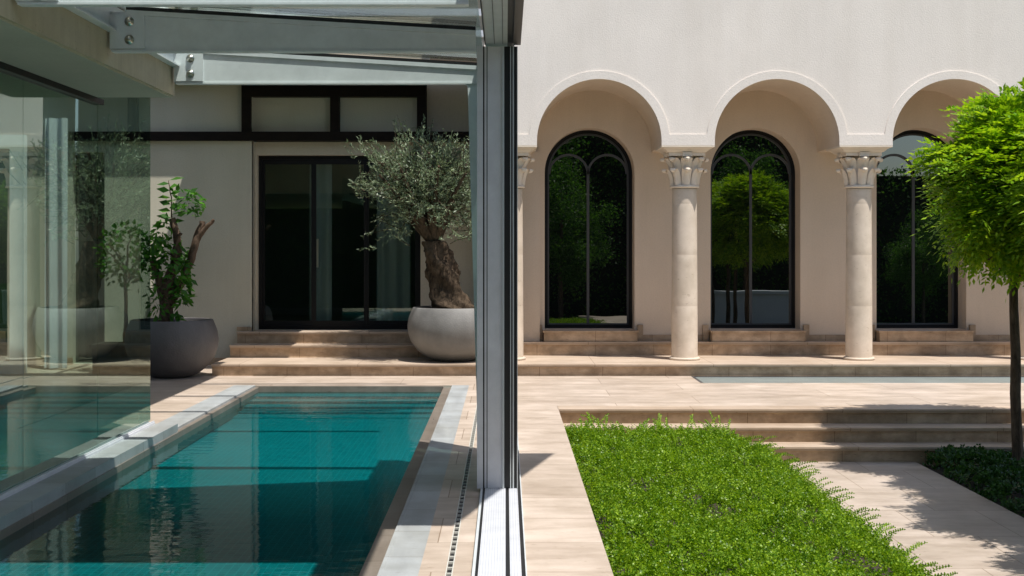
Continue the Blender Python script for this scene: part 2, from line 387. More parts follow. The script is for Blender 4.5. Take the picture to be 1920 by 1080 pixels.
# pool
WZ, FZ = -.07, -.20
pb = MB()
pb.box(PX0-.1, PX1+.1, PY0-.1, PY1+.06, -.8, FZ)
pb.box(PX0-.1, PX0, PY0-.1, PY1+.06, FZ, -.035); pb.box(PX1, PX1+.1, PY0-.1, PY1+.06, FZ, -.035)
pb.box(PX0, PX1, PY0-.1, PY0, FZ, -.035)
for i, (ya, z) in enumerate(((14.62, -.09), (14.34, -.115), (14.06, -.14), (13.78, -.165), (13.5, -.185))):
    pb.box(PX0, PX1, ya, ya+.26 if i else PY1, FZ, z)
struct(pb.build('pool_basin', M['mosaic']))
le = MB(); le.box(PX1, PX1+.1, PY0-.1, PY1+.02, -.035, -.02); le.box(PX0-.02, PX0+.03, PY0-.1, PY1+.02, -.19, -.02); le.box(PX0+.03, PX1, PY1, PY1+.06, -.12, -.006)
struct(le.build('pool_waterline_ledge', M['ledge']))
w = MB(); w.face([(PX0, PY0, WZ), (PX1, PY0, WZ), (PX1, PY1, WZ), (PX0, PY1, WZ)]); struct(w.build('water', M['water']))
cp = MB()
cp.box(-.63, -.43, PY0-.1, PY1+.06, -.8, .002); cp.box(-.615, -.607, PY0, PY1, .002, .004); 
cp.box(-3.2, -2.95, 11.27, PY1+.06, -.8, .002)
cp.box(-3.2, -2.91, PY0-.1, 11.27, -.021, .055); cp.box(-3.2, -2.95, PY0-.1, 11.27, -.8, -.021)
struct(cp.build('pool_coping', M['coping']))

# ------------------------------------------------------------------ villa
V = empty('villa', (3, 17.6, 0)); tag(V, 'cream stucco villa with arched colonnade and a shaded pool wing', 'house')
def vb(mb, name, mat, parent=V):          # parts modelled in world space, parent sits at (3,17.6,0)
    o = mb.build(name, mat, parent)
    p = parent; off = [0, 0, 0]
    while p:
        off = [off[i]-p.location[i] for i in range(3)]; p = p.parent
    o.location = off; return o
COLX = [.063, 2.36, 4.66, 6.96, 9.26]
# front arcade wall contour
ZB, ZS, R = 2.95, 3.0, .806
contour = [(-.28, ZB)]; outer = [(-.28, ZB+.14)]
for i in range(4):
    cx = (COLX[i]+COLX[i+1])/2; NN = 40
    contour.append((cx-R, ZB)); outer.append((cx-R-.105, ZB+.14))
    for k in range(NN+1):
        t = pi-pi*k/NN
        contour.append((cx+R*cos(t), ZS+R*sin(t))); ox, oz = cx+(R+.105)*cos(t), ZS+(R+.105)*sin(t)
        outer.append((ox, max(oz, ZB+.14)))
    contour.append((cx+R, ZB)); outer.append((cx+R+.105, ZB+.14))
contour.append((9.6, ZB)); outer.append((9.6, ZB+.14))
YF, YB, ZT = 16.42, 17.6, 7.6
m = MB()
for (a, b) in zip(contour, contour[1:]):
    if b[0]-a[0] > 1e-6:
        m.face([(a[0], YF, a[1]), (b[0], YF, b[1]), (b[0], YF, ZT), (a[0], YF, ZT)], 0)
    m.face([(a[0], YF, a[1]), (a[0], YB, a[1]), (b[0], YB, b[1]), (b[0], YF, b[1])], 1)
m.face([(-.28, YF, ZB), (-.28, YF, ZT), (-.28, YB, ZT), (-.28, YB, ZB)], 0)
m.face([(-.28, YF, ZT), (9.6, YF, ZT), (9.6, YB, ZT), (-.28, YB, ZT)], 0)
m.face([(9.6, YF, ZB), (9.6, YF, ZT), (9.6, YB, ZT), (9.6, YB, ZB)], 0)
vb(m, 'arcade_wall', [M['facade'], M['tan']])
m = MB()
for i in range(len(contour)-1):
    a, b, c, d = contour[i], contour[i+1], outer[i+1], outer[i]
    y = YF-.014
    m.face([(a[0], y, a[1]), (b[0], y, b[1]), (c[0], y, c[1]), (d[0], y, d[1])])
    m.face([(d[0], y, d[1]), (c[0], y, c[1]), (c[0], YF, c[1]), (d[0], YF, d[1])])
    m.face([(a[0], y, a[1]), (a[0], YF, a[1]), (b[0], YF, b[1]), (b[0], y, b[1])])
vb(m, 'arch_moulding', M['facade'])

def wall_holes(x0, x1, z0, z1, Y, holes, depth):
    """holes sorted by x: list of (contour [(x,z)...] left to right, zbottom)"""
    m = MB(); x = x0
    def q(a, b, za, zb, zc, zd): m.face([(a, Y, za), (b, Y, zb), (b, Y, zc), (a, Y, zd)])
    for con, zb in holes:
        q(x, con[0][0], z0, z0, z1, z1)
        for a, b in zip(con, con[1:]):
            if b[0]-a[0] > 1e-6:
                if zb > z0: q(a[0], b[0], z0, z0, zb, zb)
                q(a[0], b[0], a[1], b[1], z1, z1)
        full = [(con[0][0], zb)]+list(con)+[(con[-1][0], zb)]
        for a, b in zip(full, full[1:]+full[:1]):
            m.face([(a[0], Y, a[1]), (a[0], Y+depth, a[1]), (b[0], Y+depth, b[1]), (b[0], Y, b[1])])
        x = con[-1][0]
    q(x, x1, z0, z0, z1, z1); return m
WX = [1.165, 3.465, 5.765, 8.065]; WR = .622; WZB, WZS = .49, 2.665
def archc(cx, r, zs, n=36): return [(cx+r*cos(pi-pi*k/n), zs+r*sin(pi-pi*k/n)) for k in range(n+1)]
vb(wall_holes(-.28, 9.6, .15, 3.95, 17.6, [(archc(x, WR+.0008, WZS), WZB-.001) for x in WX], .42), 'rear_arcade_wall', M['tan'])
vb(MB().box(-.275, .47, 17.46, 17.598, .337, 2.949), 'corner_pier', M['tan'])
xs = [.47]+[v for x in WX for v in (x-.735, x+.735)]+[9.55]
for a, b in zip(xs[0::2], xs[1::2]):
    if b > a: vb(MB().box(a, b, 17.578, 17.599, .336, .42), 'skirting', M['riser'])

def window(cx):
    w = empty('arched_window', (cx-3, 17.95-17.6, 0)); w.parent = V
    def ring(mb, r0, r1, y0, y1, zs, zb, cx=0, n=36, legs=True):
        po = [(cx-r0, zb)] if legs else []; pi_ = [(cx-r1, zb)] if legs else []
        for k in range(n+1):
            t = pi-pi*k/n; po.append((cx+r0*cos(t), zs+r0*sin(t))); pi_.append((cx+r1*cos(t), zs+r1*sin(t)))
        if legs: po.append((cx+r0, zb)); pi_.append((cx+r1, zb))
        for i in range(len(po)-1):
            a, b, c, d = po[i], po[i+1], pi_[i+1], pi_[i]
            mb.face([(p[0], y0, p[1]) for p in (d, c, b, a)])
            mb.face([(d[0], y0, d[1]), (d[0], y1, d[1]), (c[0], y1, c[1]), (c[0], y0, c[1])])
            mb.face([(a[0], y0, a[1]), (b[0], y0, b[1]), (b[0], y1, b[1]), (a[0], y1, a[1])])
    m = MB(); ring(m, .622, .572, -.03, .05, WZS, WZB+.001); m.box(-.572, .572, -.03, .05, WZB+.001, WZB+.05); m.build('frame', M['black'], w)
    m = MB(); ring(m, .572, .55, -.005, .05, WZS, WZB+.05); m.box(-.55, .55, -.005, .05, WZB+.05, WZB+.068); m.build('inner_frame', M['darkgrey'], w)
    m = MB(); m.box(-.018, .018, -.01, .03, WZB+.068, WZS+.04)
    for s in (-1, 1):
        # twin inner arches
        po = []; r0, r1, c = .290, .258, s*.274
        ring(m, r0, r1, -.012, .03, WZS, WZS, cx=c, legs=False)
    m.build('mullion', M['darkgrey'], w)
    m = MB(); con = [(-.552, WZB+.06)]+archc(0, .552, WZS)+[(.552, WZB+.06)]
    m.face([(x, .012, z) for x, z in con]); m.build('pane', M['pane'], w)
    s_ = MB(); s_.box(-.655, .655, -.58+.0, -.352, .462, .488); s_.box(-.64, .64, -.565, -.352, .337, .462); s_.box(-.6215, .6215, -.352, .06, .462, .4885)
    s_.box(-.735, -.657, -.40, -.352, .337, .56); s_.box(.657, .735, -.40, -.352, .337, .56)
    s_.build('sill', M['riser'], w)
for x in WX: window(x)

# capital + column (shared meshes)
def leaf_surface(mb, prof, ang, zoff, widths, bulge):
    rows = []
    ca, sa = cos(ang), sin(ang)
    for (r, z), wd in zip(prof, widths):
        row = []
        for j in range(7):
            u = -1+2*j/6
            rr = r+bulge*(1-u*u)-abs(u)*.012; tt = u*wd
            row.append((rr*ca-tt*sa, rr*sa+tt*ca, zoff+z-abs(u)**2*.006))
        rows.append(row)
    mb.grid(rows, 0, True)
cap = MB()
cap.lathe([(.172, 2.405), (.19, 2.412), (.196, 2.425), (.19, 2.438), (.172, 2.446)], n=40)
cap.lathe([(.150, 2.44), (.152, 2.55), (.155, 2.68), (.165, 2.78), (.17, 2.82)], n=32)
for k in range(8):
    a = pi/8*2*k+pi/2*3
    leaf_surface(cap, [(.158, 0), (.168, .09), (.19, .16), (.222, .205), (.25, .218), (.268, .207), (.262, .18), (.24, .165)], a, 2.445, [.050, .058, .064, .064, .058, .046, .030, .010], .036)
    leaf_surface(cap, [(.150, 0), (.155, .14), (.172, .24), (.205, .315), (.245, .352), (.275, .358), (.288, .338), (.272, .31)], a, 2.445, [.036, .048, .066, .076, .074, .060, .040, .012], .038)
cap.box(-.235, .235, -.235, .235, 2.822, 2.868)
for s in (-1, 1):
    cap.box(-.062, .062, s*.235 if s < 0 else .2352, s*.265 if s > 0 else -.2352, 2.812, 2.866) if s > 0 else cap.box(-.062, .062, -.268, -.2352, 2.812, 2.866)
    cap.box(*( (.2352, .268) if s > 0 else (-.268, -.2352)), -.062, .062, 2.812, 2.866)
def frust(mb, h0, z0, h1, z1):
    rows = [[(-h, -h, z), (h, -h, z), (h, h, z), (-h, h, z)] for h, z in ((h0, z0), (h1, z1))]
    mb.grid(rows, 0, False, True); mb.face(rows[0][::-1]); mb.face(rows[1])
frust(cap, .25, 2.868, .285, 2.898); frust(cap, .285, 2.899, .325, 2.925); cap.box(-.343, .343, -.34, .34, 2.926, 2.9485)
shaft = MB()
prof_ = [(.1725, .185)]
for a, b in ((.185, .86), (.86, 1.53), (1.53, 2.2), (2.2, 2.405)):
    rf = lambda z: .1725-.0125*((z-.185)/2.22)**1.4
    prof_ += [(rf(z), z) for z in np.linspace(a+.006, b-.006, 9)]
    if b < 2.3: prof_ += [(rf(b)-.0006, b-.002), (rf(b)-.0006, b+.002)]
shaft.lathe(prof_, n=48)
base = MB(); base.lathe([(.0, .151), (.196, .151), (.203, .160), (.203, .174), (.194, .184), (.16, .186)], n=48)
c0 = None
for x in COLX:
    e = empty('column', (x-3, 16.745-17.6, 0)); e.parent = V
    if c0 is None:
        c0 = [shaft.build('shaft', M['column'], e), cap.build('capital', M['capital'], e), base.build('base', M['column'], e)]
    else:
        for o in c0:
            c = o.copy(); COL.objects.link(c); c.parent = e

# left wing of villa : wall with sunlit end, door recess, timber frame, eave
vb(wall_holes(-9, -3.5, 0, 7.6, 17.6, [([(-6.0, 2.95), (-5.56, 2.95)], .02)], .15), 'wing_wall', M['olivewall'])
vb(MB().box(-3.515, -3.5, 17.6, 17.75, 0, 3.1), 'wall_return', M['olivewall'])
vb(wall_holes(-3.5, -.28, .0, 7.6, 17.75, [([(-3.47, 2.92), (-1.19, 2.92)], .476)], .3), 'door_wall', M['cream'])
vb(MB().box(-9, -6.0, 17.585, 17.6, 0, .10).box(-5.56, -3.72, 17.585, 17.6, 0, .10).box(-3.72, -3.52, 17.57, 17.599, .477, .53), 'wing_skirting', M['riser'])
vb(MB().box(-6.0, -5.56, 17.72, 17.75, .02, 2.95), 'dark_opening', M['pane'])
tb = MB(); tb.box(-6.1, -.29, 17.52, 17.76, 3.105, 3.23); tb.box(-3.65, -1.1, 17.53, 17.76, 3.715, 3.898)
for a, b in ((-3.65, -3.52), (-2.425, -2.30), (-1.225, -1.10)): tb.box(a, b, 17.535, 17.76, 3.23, 3.715)
vb(tb, 'timber_frame', M['timber'])
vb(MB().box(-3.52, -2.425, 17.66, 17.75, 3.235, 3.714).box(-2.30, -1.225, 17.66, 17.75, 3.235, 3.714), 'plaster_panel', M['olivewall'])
ev = MB(); ev.box(-4.1, -1.9, 15.98, 17.59, 3.90, 4.02); ev.box(-1.9, -.95, 16.75, 17.59, 3.90, 4.02); ev.box(-.95, -.29, 15.98, 17.59, 3.90, 4.02); ev.box(-9, -4.1, 17.25, 17.59, 3.90, 4.02); vb(ev, 'eave', M['eave'])  # middle section set back, a slot shaped to let sun patches reach the steps
# sliding door
D = empty('sliding_door', (-2.33-3, .3, 0)); D.parent = V
m = MB(); x0, x1 = -1.14, 1.14
m.box(x0, x1, -.06, .04, 2.87, 2.918); m.box(x0, x1, -.06, .04, .478, .53); m.box(x0, x0+.05, -.06, .04, .53, 2.87); m.box(x1-.05, x1, -.06, .04, .53, 2.87)
m.build('frame', M['black'], D)
xe = [-1.09, -.37, .37, 1.09]
for i in range(3):
    a, b = xe[i], xe[i+1]; yy = (-.02, -.035, -.02)[i]
    m = MB(); m.box(a, a+.035, yy-.012, yy+.014, .531, 2.869); m.box(b-.035, b, yy-.012, yy+.014, .531, 2.869); m.box(a+.035, b-.035, yy-.012, yy+.014, .531, .60); m.box(a+.035, b-.035, yy-.012, yy+.014, 2.80, 2.869)
    m.build('leaf_frame', M['black'], D)
    MB().box(a+.035, b-.035, yy-.003, yy+.003, .60, 2.80).build('pane', M['doorglass'], D)
def curtain_mb(x0, x1, y, z0, z1, amp=.035, k=38):
    n = int((x1-x0)*60)+4; rows = []
    for z in (z0, (z0+z1)/2, z1):
        rows.append([(x0+(x1-x0)*i/n, y+amp*sin(k*(x0+(x1-x0)*i/n)+.8*sin(5*i/n)+z*.2), z) for i in range(n+1)])
    return MB().grid(rows)
MB().box(-.325, -.30, -.075, -.05, 1.35, 1.75).build('handle', M['steel'], D)
curtain_mb(.50, .98, .12, .5, 2.85).build('curtain', M['greycurtain'], D)
curtain_mb(-.46, -.14, .13, .5, 2.85).build('curtain', M['greycurtain'], D)
rm = MB()
for q in ([(-4.2, 18.06, .47), (-.6, 18.06, .47), (-.6, 22, .47), (-4.2, 22, .47)], [(-4.2, 22, .4), (-.6, 22, .4), (-.6, 22, 3.2), (-4.2, 22, 3.2)],
          [(-4.2, 18.06, .4), (-4.2, 22, .4), (-4.2, 22, 3.2), (-4.2, 18.06, 3.2)], [(-.6, 18.06, .4), (-.6, 22, .4), (-.6, 22, 3.2), (-.6, 18.06, 3.2)],
          [(-4.2, 18.06, 3.1), (-.6, 18.06, 3.1), (-.6, 22, 3.1), (-4.2, 22, 3.1)]): rm.face(q)
vb(rm, 'room_shell', M['roomdark'])

# ------------------------------------------------------------------ left wing with soffit (over the glass wall)
Wg = empty('pool_wing', (-4, 6, 2.757)); tag(Wg, 'cream overhanging wing above the frameless glass wall', 'building')
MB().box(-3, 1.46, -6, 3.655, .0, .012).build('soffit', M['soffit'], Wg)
MB().box(-3, 1.48, -6, 3.66, .0121, 1.6).build('fascia', M['fascia'], Wg)
MB().box(-5, 1.45, 3.70, 9.3, 1.285, 1.45).build('upper_roof', M['soffit'], Wg)
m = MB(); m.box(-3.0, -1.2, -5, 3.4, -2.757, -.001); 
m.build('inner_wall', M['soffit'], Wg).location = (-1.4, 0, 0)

# frameless glass wall
G = empty('frameless_glass_wall', (-3.14, 8, .055)); tag(G, 'frameless green tinted sliding glass wall along the left edge of the pool', 'glass wall')
m = MB(); m.box(-.035, .035, -5, 3.24, 0, .018); m.box(-.03, -.02, -5, 3.24, .018, .03); m.box(.02, .03, -5, 3.24, .018, .03); m.build('floor_track', M['alu'], G)
MB().box(-.04, .04, -5, 1.80, 2.66, 2.701).build('head_track', M['black'], G)
yy = [-5, -2.8, -1.26, .26, 1.77, 3.24]
for i, (a, b) in enumerate(zip(yy, yy[1:])):
    MB().box(-.0015, .0015, a+.0015, b-.0015, .031, 2.66 if i < 4 else 2.93).build('glass_panel', M['wallglass'], G).rotation_euler = (0, 0, (.002, -.003, .0025, -.0015, .002)[i])

# curtained white door behind the glass
cd = empty('white_glazed_door', (-6.95, 16.4, 0)); tag(cd, 'white framed glazed door seen through the glass at the far left', 'door')
m = MB(); m.box(-.75, .75, -.05, .05, 2.9, 3.08); m.box(-.75, -.58, -.05, .05, .0, 2.9); m.box(.56, .75, -.05, .05, .0, 2.9); m.box(-.58, .56, -.05, .05, .0, .16)
m.build('frame', M['whitepaint'], cd); MB().box(-.58, .56, -.01, .01, .16, 2.9).build('pane', M['pane'], cd)
cu = curtain_mb(-.14, .16, 0, .02, 3.35, .04, 45).build('sheer_curtain', M['curtain']); cu.location = (-6.0, 16.9, 0)
tag(cu, 'white sheer curtain hanging beside the glazed door behind the glass', 'curtain')

# ------------------------------------------------------------------ aluminium pool enclosure
E = empty('pool_enclosure', (0, 8, 0)); tag(E, 'grey aluminium glass roofed pool enclosure with bolted rafters', 'enclosure')
def rafter(y, post=False):
    e = empty('rafter', (0, y-8, 0)); e.parent = E
    zb, zl, zr, xl, xr = 2.85, 3.085, 2.955, -2.40, -.19
    m = MB()
    m.prism([(xl, zb+.012), (xr, zb+.012), (xr, zr), (xl, zl)], .008, .062)
    m.box(xl-.09, xr, 0, .07, zb, zb+.0118)
    m.prism([(xl, zl+.0005), (xr, zr+.0005), (xr, zr+.03), (xl, zl+.03)], -.004, .074)
    if post:
        m.prism([(xr+.001, zb), (xr+.001, zr), (-.14, zr), (-.14, 0.02), (-.205, .02), (-.285, 2.80), (-.287, zb-.02), (-.295, zb-.004), (-.31, zb-.0005), (xr+.001, zb-.0005)][::-1], .008, .062)
    m.build('web', M['beam'], e)
    m = MB(); m.prism([(xl, zl+.031), (xr, zr+.031), (xr, zr+.055), (xl, zl+.055)], .002, .068); m.build('gasket', M['gasket'], e)
    m = MB(); m.box(-2.5, -2.28, -.006, .0078, zb+.02, zl+.0); m.box(-2.5, -2.401, .008, .07, zb+.013, zl+.02); m.build('end_plate', M['beam'], e)
    for dz in (.075, .19):
        b = MB(); rows = [[(-2.375+r*cos(2*pi*j/16), yy, zb+dz+r*sin(2*pi*j/16)) for j in range(16)] for r, yy in ((.030, -.006), (.030, -.012), (.023, -.013), (.021, -.024), (.012, -.030), (.001, -.031))]
        b.grid(rows, 0, True, True); b.build('bolt', M['steel'], e)
for i, y in enumerate((3.37, 4.92, 6.47, 8.02, 9.57)): rafter(y, i == 4)
def encl(mb, name, mat):
    o = mb.build(name, mat, E); o.location = (0, -8, 0); return o
m = MB(); ys = (3.37, 4.92, 6.47, 8.02, 9.57)
for a, b in zip(ys, ys[1:]):
    m = MB(); m.prism([(-2.46, 3.162), (-.16, 3.012), (-.16, 3.022), (-2.46, 3.172)], a+.05, b+.02); encl(m, 'roof_glass', M['roofglass'])
m = MB(); m.box(-2.519, -2.455, 1, 9.64, 2.98, 2.992); m.box(-2.519, -2.50, 1, 9.64, 2.992, 3.16); m.box(-2.519, -2.455, 1, 9.64, 3.172, 3.185); encl(m, 'wall_channel', M['beam'])
m = MB(); m.box(-.135, .012, 2, 9.9, 2.965, 3.30); encl(m, 'gutter_rail', M['alupale'])
m = MB(); m.box(-.14, -.132, 2, 8.40, 2.955, 2.9648); m.box(-.075, -.072, 2, 8.40, 2.96, 2.9648); m.box(-.02, -.017, 2, 8.40, 2.96, 2.9648); m.box(.012, .05, 2, 9.9, 2.97, 3.30); encl(m, 'rail_groove', M['gasket'])
m = MB(); m.box(.05, .10, 2, 8.41, 2.955, 3.32); m.box(.05, .058, 2, 8.41, 2.945, 2.9548); encl(m, 'rail_cover', M['darkgrey'])
# floor track
m = MB(); m.box(-.165, .105, 1.2, 14.9, .0005, .012, 0)
m.box(-.135, .0, 1.2, 14.9, .012, .020, 1); m.box(.022, .078, 1.2, 14.9, .012, .020, 1)
m.box(-.150, -.135, 1.2, 14.9, .012, .016, 2); m.box(.0, .022, 1.2, 14.9, .012, .016, 2); m.box(.078, .098, 1.2, 14.9, .012, .017, 2)
m.box(-.165, -.150, 1.2, 14.9, .012, .021, 0); m.box(.098, .105, 1.2, 14.9, .012, .024, 0)
encl(m, 'floor_track', [M['alupale'], M['alutrack'], M['gasket']])
def px(x): return (x-948)/283.7
def panel(strips, y0, y1, xp):
    e = empty('sliding_panel', (0, y0-8, 0)); e.parent = E
    for nm, mt, st in strips:
        m = MB()
        for a, b, dy in st:
            m.box(px(a), px(b), dy, .07, .0215, 2.944)
            m.box(px(a), px(b), y1-y0-.07, y1-y0-dy, .0215, 2.944)
        m.build(nm, M[mt], e)
    MB().box(xp-.005, xp+.005, .071, y1-y0-.071, .03, 2.93).build('pane', M['clear'], e)
panel([('stile', 'alu', [(894.3, 905.6, 0), (908.2, 912.4, .01)]), ('gasket', 'gasket', [(905.6, 908.2, .006), (912.4, 914, .018)])], 8.39, 9.93, -.15)
panel([('stile', 'alu', [(914, 920, .004), (920, 942, .014)]), ('edge_trim', 'alupale', [(942, 945.4, 0)])], 8.39, 9.93, -.07)
panel([('stile', 'gasket', [(945.4, 956.6, .008), (958.3, 961.3, .008), (963.6, 969.4, .01)]), ('edge_trim', 'alupale', [(956.6, 958.3, 0), (961.3, 963.6, .004), (969.4, 970.6, .004)])], 8.39, 9.93, .045)

# shade sail added out of frame, outlined back from the ground shadow it casts 
KX, KY = -.27, .27
zs = 3.9
def up(x, y, z=zs): return (x-KX*z, y-KY*z, z)
pts = [up(.385, 9.97), up(-.3, 7.35), up(-3.4, 7.35), up(-3.4, 9.35), up(-.5, 9.97)]
m = MB(); m.face(pts); m.face([(a, b, c+.004) for a, b, c in pts][::-1])
sl = m.build('shade_caster', M['caster']); tag(sl, 'unseen added shade sail stretched above the near roof bay', 'shade sail')
# upper purlins beyond the enclosure
pu = empty('purlin_frame', (-1.5, 12, 3.95)); tag(pu, 'slender aluminium purlin frame above the far end of the pool', 'pergola')
m = MB(); m.box(-3.26, -3.2, -2.3, 4.55, 0, .08); m.build('side_rail', M['alu'], pu)
for y in (-.6, .75, 2.0): MB().box(-3.2, 1.385, y, y+.07, .0, .07).build('purlin', M['alu'], pu)

# ------------------------------------------------------------------ pots
def pot(name, loc, R_, H, mat, label):
    e = empty(name, loc); tag(e, label, 'planter')
    prof = [(.0, .0), (.36, .0), (.44, .015), (.60, .075), (.78, .19), (.92, .36), (.99, .54), (1.0, .66), (.975, .80), (.92, .92), (.885, .985), (.87, 1.0), (.84, 1.0), (.835, .985), (.85, .88)]
    MB().lathe([(r*R_, z*H) for r, z in prof], n=64).build('bowl', mat, e)
    m = MB(); rows = [[(r*R_*.86*cos(2*pi*j/24), r*R_*.86*sin(2*pi*j/24), H*.9+.03*(1-r)) for j in range(24)] for r in (1, .6, .3, .01)]
    m.grid(rows, 0, True, True).build('soil', M['soil'], e); return e
OP = (-.685, 16.62, .15); pot('bowl_planter', OP, .60, .70, M['pot'], 'large round grey concrete bowl planter holding the olive tree')
CP = (-4.20, 15.98, 0); pot('bowl_planter', CP, .575, .72, M['potdark'], 'charcoal round bowl planter standing beside the glass wall')

# ------------------------------------------------------------------ olive tree
def bez(p0, p1, p2, n):
    return [tuple(np.array(p0)*(1-t)**2+2*np.array(p1)*t*(1-t)+np.array(p2)*t*t) for t in np.linspace(0, 1, n)]
T = empty('olive_tree', (OP[0], OP[1], .78)); tag(T, 'old olive tree with gnarled trunk and silvery crown in grey bowl', 'tree')
tr = MB()
path = [(.02, 0, 0), (-.02, 0, .09), (-.06, 0, .2), (-.10, 0, .35), (-.13, 0, .5), (-.17, 0, .65), (-.21, 0, .80), (-.25, 0, .93)]
rad = [.30, .27, .215, .20, .21, .19, .17, .14]
pp = []; rp = []
for i in range(len(path)-1):
    for t in (0, .25, .5, .75):
        pp.append(tuple(np.array(path[i])*(1-t)+np.array(path[i+1])*t)); rp.append((rad[i]*(1-t)+rad[i+1]*t))
pp.append(path[-1]); rp.append(rad[-1])
rows = []
nz = np.random.default_rng(3)
for i, (p, r) in enumerate(zip(pp, rp)):
    row = []
    for j in range(28):
        t = 2*pi*j/28
        rr_ = r*(1+.13*sin(3*t+i*.35)+.08*sin(7*t-i*.5)+.06*sin(5*t+i*1.1)+nz.uniform(-.09, .09))
        row.append((p[0]+rr_*cos(t), p[1]+rr_*sin(t), p[2]))
    rows.append(row)
tr.grid(rows, 0, True, True)
crown_c = np.array((-.33, 0, 1.64)); limbs = []
ctop = np.array(path[-1])
for k in range(15):
    a = 2*pi*k/15+nz.uniform(-.2, .2); el = nz.uniform(-.25, 1.3)
    d = np.array((cos(a)*cos(el), sin(a)*cos(el), sin(el)))
    end = crown_c+d*np.array((.72, .68, .70))
    mid = (ctop+end)/2+np.array((nz.uniform(-.1, .1), nz.uniform(-.1, .1), .08))
    b = bez(ctop-np.array((0, 0, .06)), mid, end, 8); tr.tube(b, list(np.linspace(.055, .014, 8)), 7, rough=.06); limbs.append(b)
tr.build('trunk', M['olivebark'], T)
tb_, tw = [], []
NT = 1500; twm = MB()
LB, LD, LN, LL = [], [], [], []
for k in range(NT):
    u = unit(nz.normal(size=3)); 
    if u[2] < -.8: u[2] *= -.5; u = unit(u)
    rad3 = np.array((1.08, .9, .89))*(.97 if u[2] > 0 else .86)
    lump = .94+.24*sin(u[0]*8+1)*cos(u[1]*6)+.20*sin(u[2]*10+u[0]*5)
    if nz.random() < .09: lump *= 1.18
    f = nz.uniform(.22, 1)**.6
    tip = crown_c+u*rad3*lump*f
    start = tip-unit(u+np.array((0, 0, .35))+nz.normal(size=3)*.35)*nz.uniform(.20, .34)
    dd = tip-start
    n = int(nz.integers(16, 26)); t = nz.uniform(.05, 1, n)[:, None]
    base_ = start+dd*t+nz.normal(size=(n, 3))*.006
    LB.append(base_); LD.append(unit(dd)*.8+nz.normal(size=(n, 3))*.55+np.array((0, 0, .1))); LN.append(nz.normal(size=(n, 3))+np.array((0, -.5, .6))); LL.append(nz.uniform(.035, .062, n))
    if k % 2 == 0: twm.tube([tuple(start), tuple(start+dd*.5), tuple(tip)], [.006, .004, .002], 4)
LB, LD, LN, LL = map(np.concatenate, (LB, LD, LN, LL))
Vv, Ff = leaves(LB, LD, LN, LL, LL*.21)
npmesh('crown', Vv, Ff, M['oliveleaf'], T)
twm.build('twigs', M['olivebark'], T)

# ------------------------------------------------------------------ pruned broadleaf tree in dark pot
P = empty('pruned_tree', (CP[0], CP[1], .66)); tag(P, 'hard pruned tree with bare stubs and glossy green shoots', 'tree')
m = MB()
s = 1/150
def pp_(x, y, dy=0): return ((x-318)*s, dy, (600-y)*s)
def limb(pts, rads, mb=m):
    out, ro = [], []
    for i in range(len(pts)-1):
        for t in (0, .33, .66):
            out.append(tuple(np.array(pts[i])*(1-t)+np.array(pts[i+1])*t+nz.uniform(-.008, .008, 3))); ro.append(rads[i]*(1-t)+rads[i+1]*t)
    out.append(pts[-1]); ro.append(rads[-1]); mb.tube(out, ro, 12, rough=.10)
limb([pp_(306, 606), pp_(308, 575), pp_(306, 540), pp_(318, 500), pp_(330, 460), pp_(326, 425), pp_(318, 400)], [.105, .085, .08, .06, .05, .045, .04])
limb([pp_(306, 560), pp_(296, 525), pp_(288, 500), pp_(284, 480, -.03)], [.07, .055, .045, .04])
limb([pp_(312, 560), pp_(335, 520, .05), pp_(350, 485, .05), pp_(358, 455, .05), pp_(368, 425, .05), pp_(374, 405, .05)], [.07, .055, .05, .052, .045, .035])
limb([pp_(364, 440, .05), pp_(378, 420, .02), pp_(392, 408, 0), pp_(398, 403, 0)], [.04, .03, .024, .02])
limb([pp_(318, 470), pp_(330, 440, -.05), pp_(338, 428, -.06)], [.03, .022, .02])
limb([pp_(318, 400), pp_(318, 370, -.02), pp_(314, 340, -.02), pp_(313, 328, -.02)], [.01, .008, .006, .004])
m.build('trunk', M['prunedbark'], P)
LB, LD, LL = [], [], []
def blob(cx, cy, rx, ry, n, size, dy=0):
    for _ in range(int(n*1.0)):
        a = nz.uniform(0, 2*pi); r = nz.uniform(0, 1)**.5
        LB.append(np.array(pp_(cx+rx*r*cos(a), cy+ry*r*sin(a), dy+nz.normal()*.10)))
        LD.append(np.array((cos(a)*.8+nz.normal()*.5, nz.normal()*.6-.2, -.35+nz.normal()*.45))); LL.append(nz.uniform(.7, 1.25)*size)
blob(352, 372, 24, 26, 90, .075); blob(330, 352, 12, 20, 14, .08); blob(310, 470, 30, 42, 210, .08); blob(292, 455, 20, 34, 110, .07, -.05)
blob(338, 520, 16, 42, 130, .085, -.08); blob(296, 560, 14, 34, 80, .07, -.05); blob(322, 585, 16, 16, 30, .08, -.08); blob(345, 550, 8, 16, 14, .11, -.1); blob(305, 410, 14, 24, 30, .08); blob(270, 500, 18, 50, 60, .07)
for i in range(14):
    y = 328+i*6.5; sg = -1 if i % 2 else 1
    LB.append(np.array(pp_(314+i*.3, y, -.02))); LD.append(np.array((sg*1.0, nz.normal()*.3, .12+nz.normal()*.1))); LL.append(.13+nz.uniform(-.02, .02))
LB, LD, LL = np.array(LB), np.array(LD), np.array(LL)
V1, F1 = leaves(LB, LD, nz.normal(size=LB.shape)*.5+np.array((0, -.45, .8)), LL*1.35, LL*.62, cup=.12)
npmesh('foliage', V1, F1, M['citrusleaf'], P)

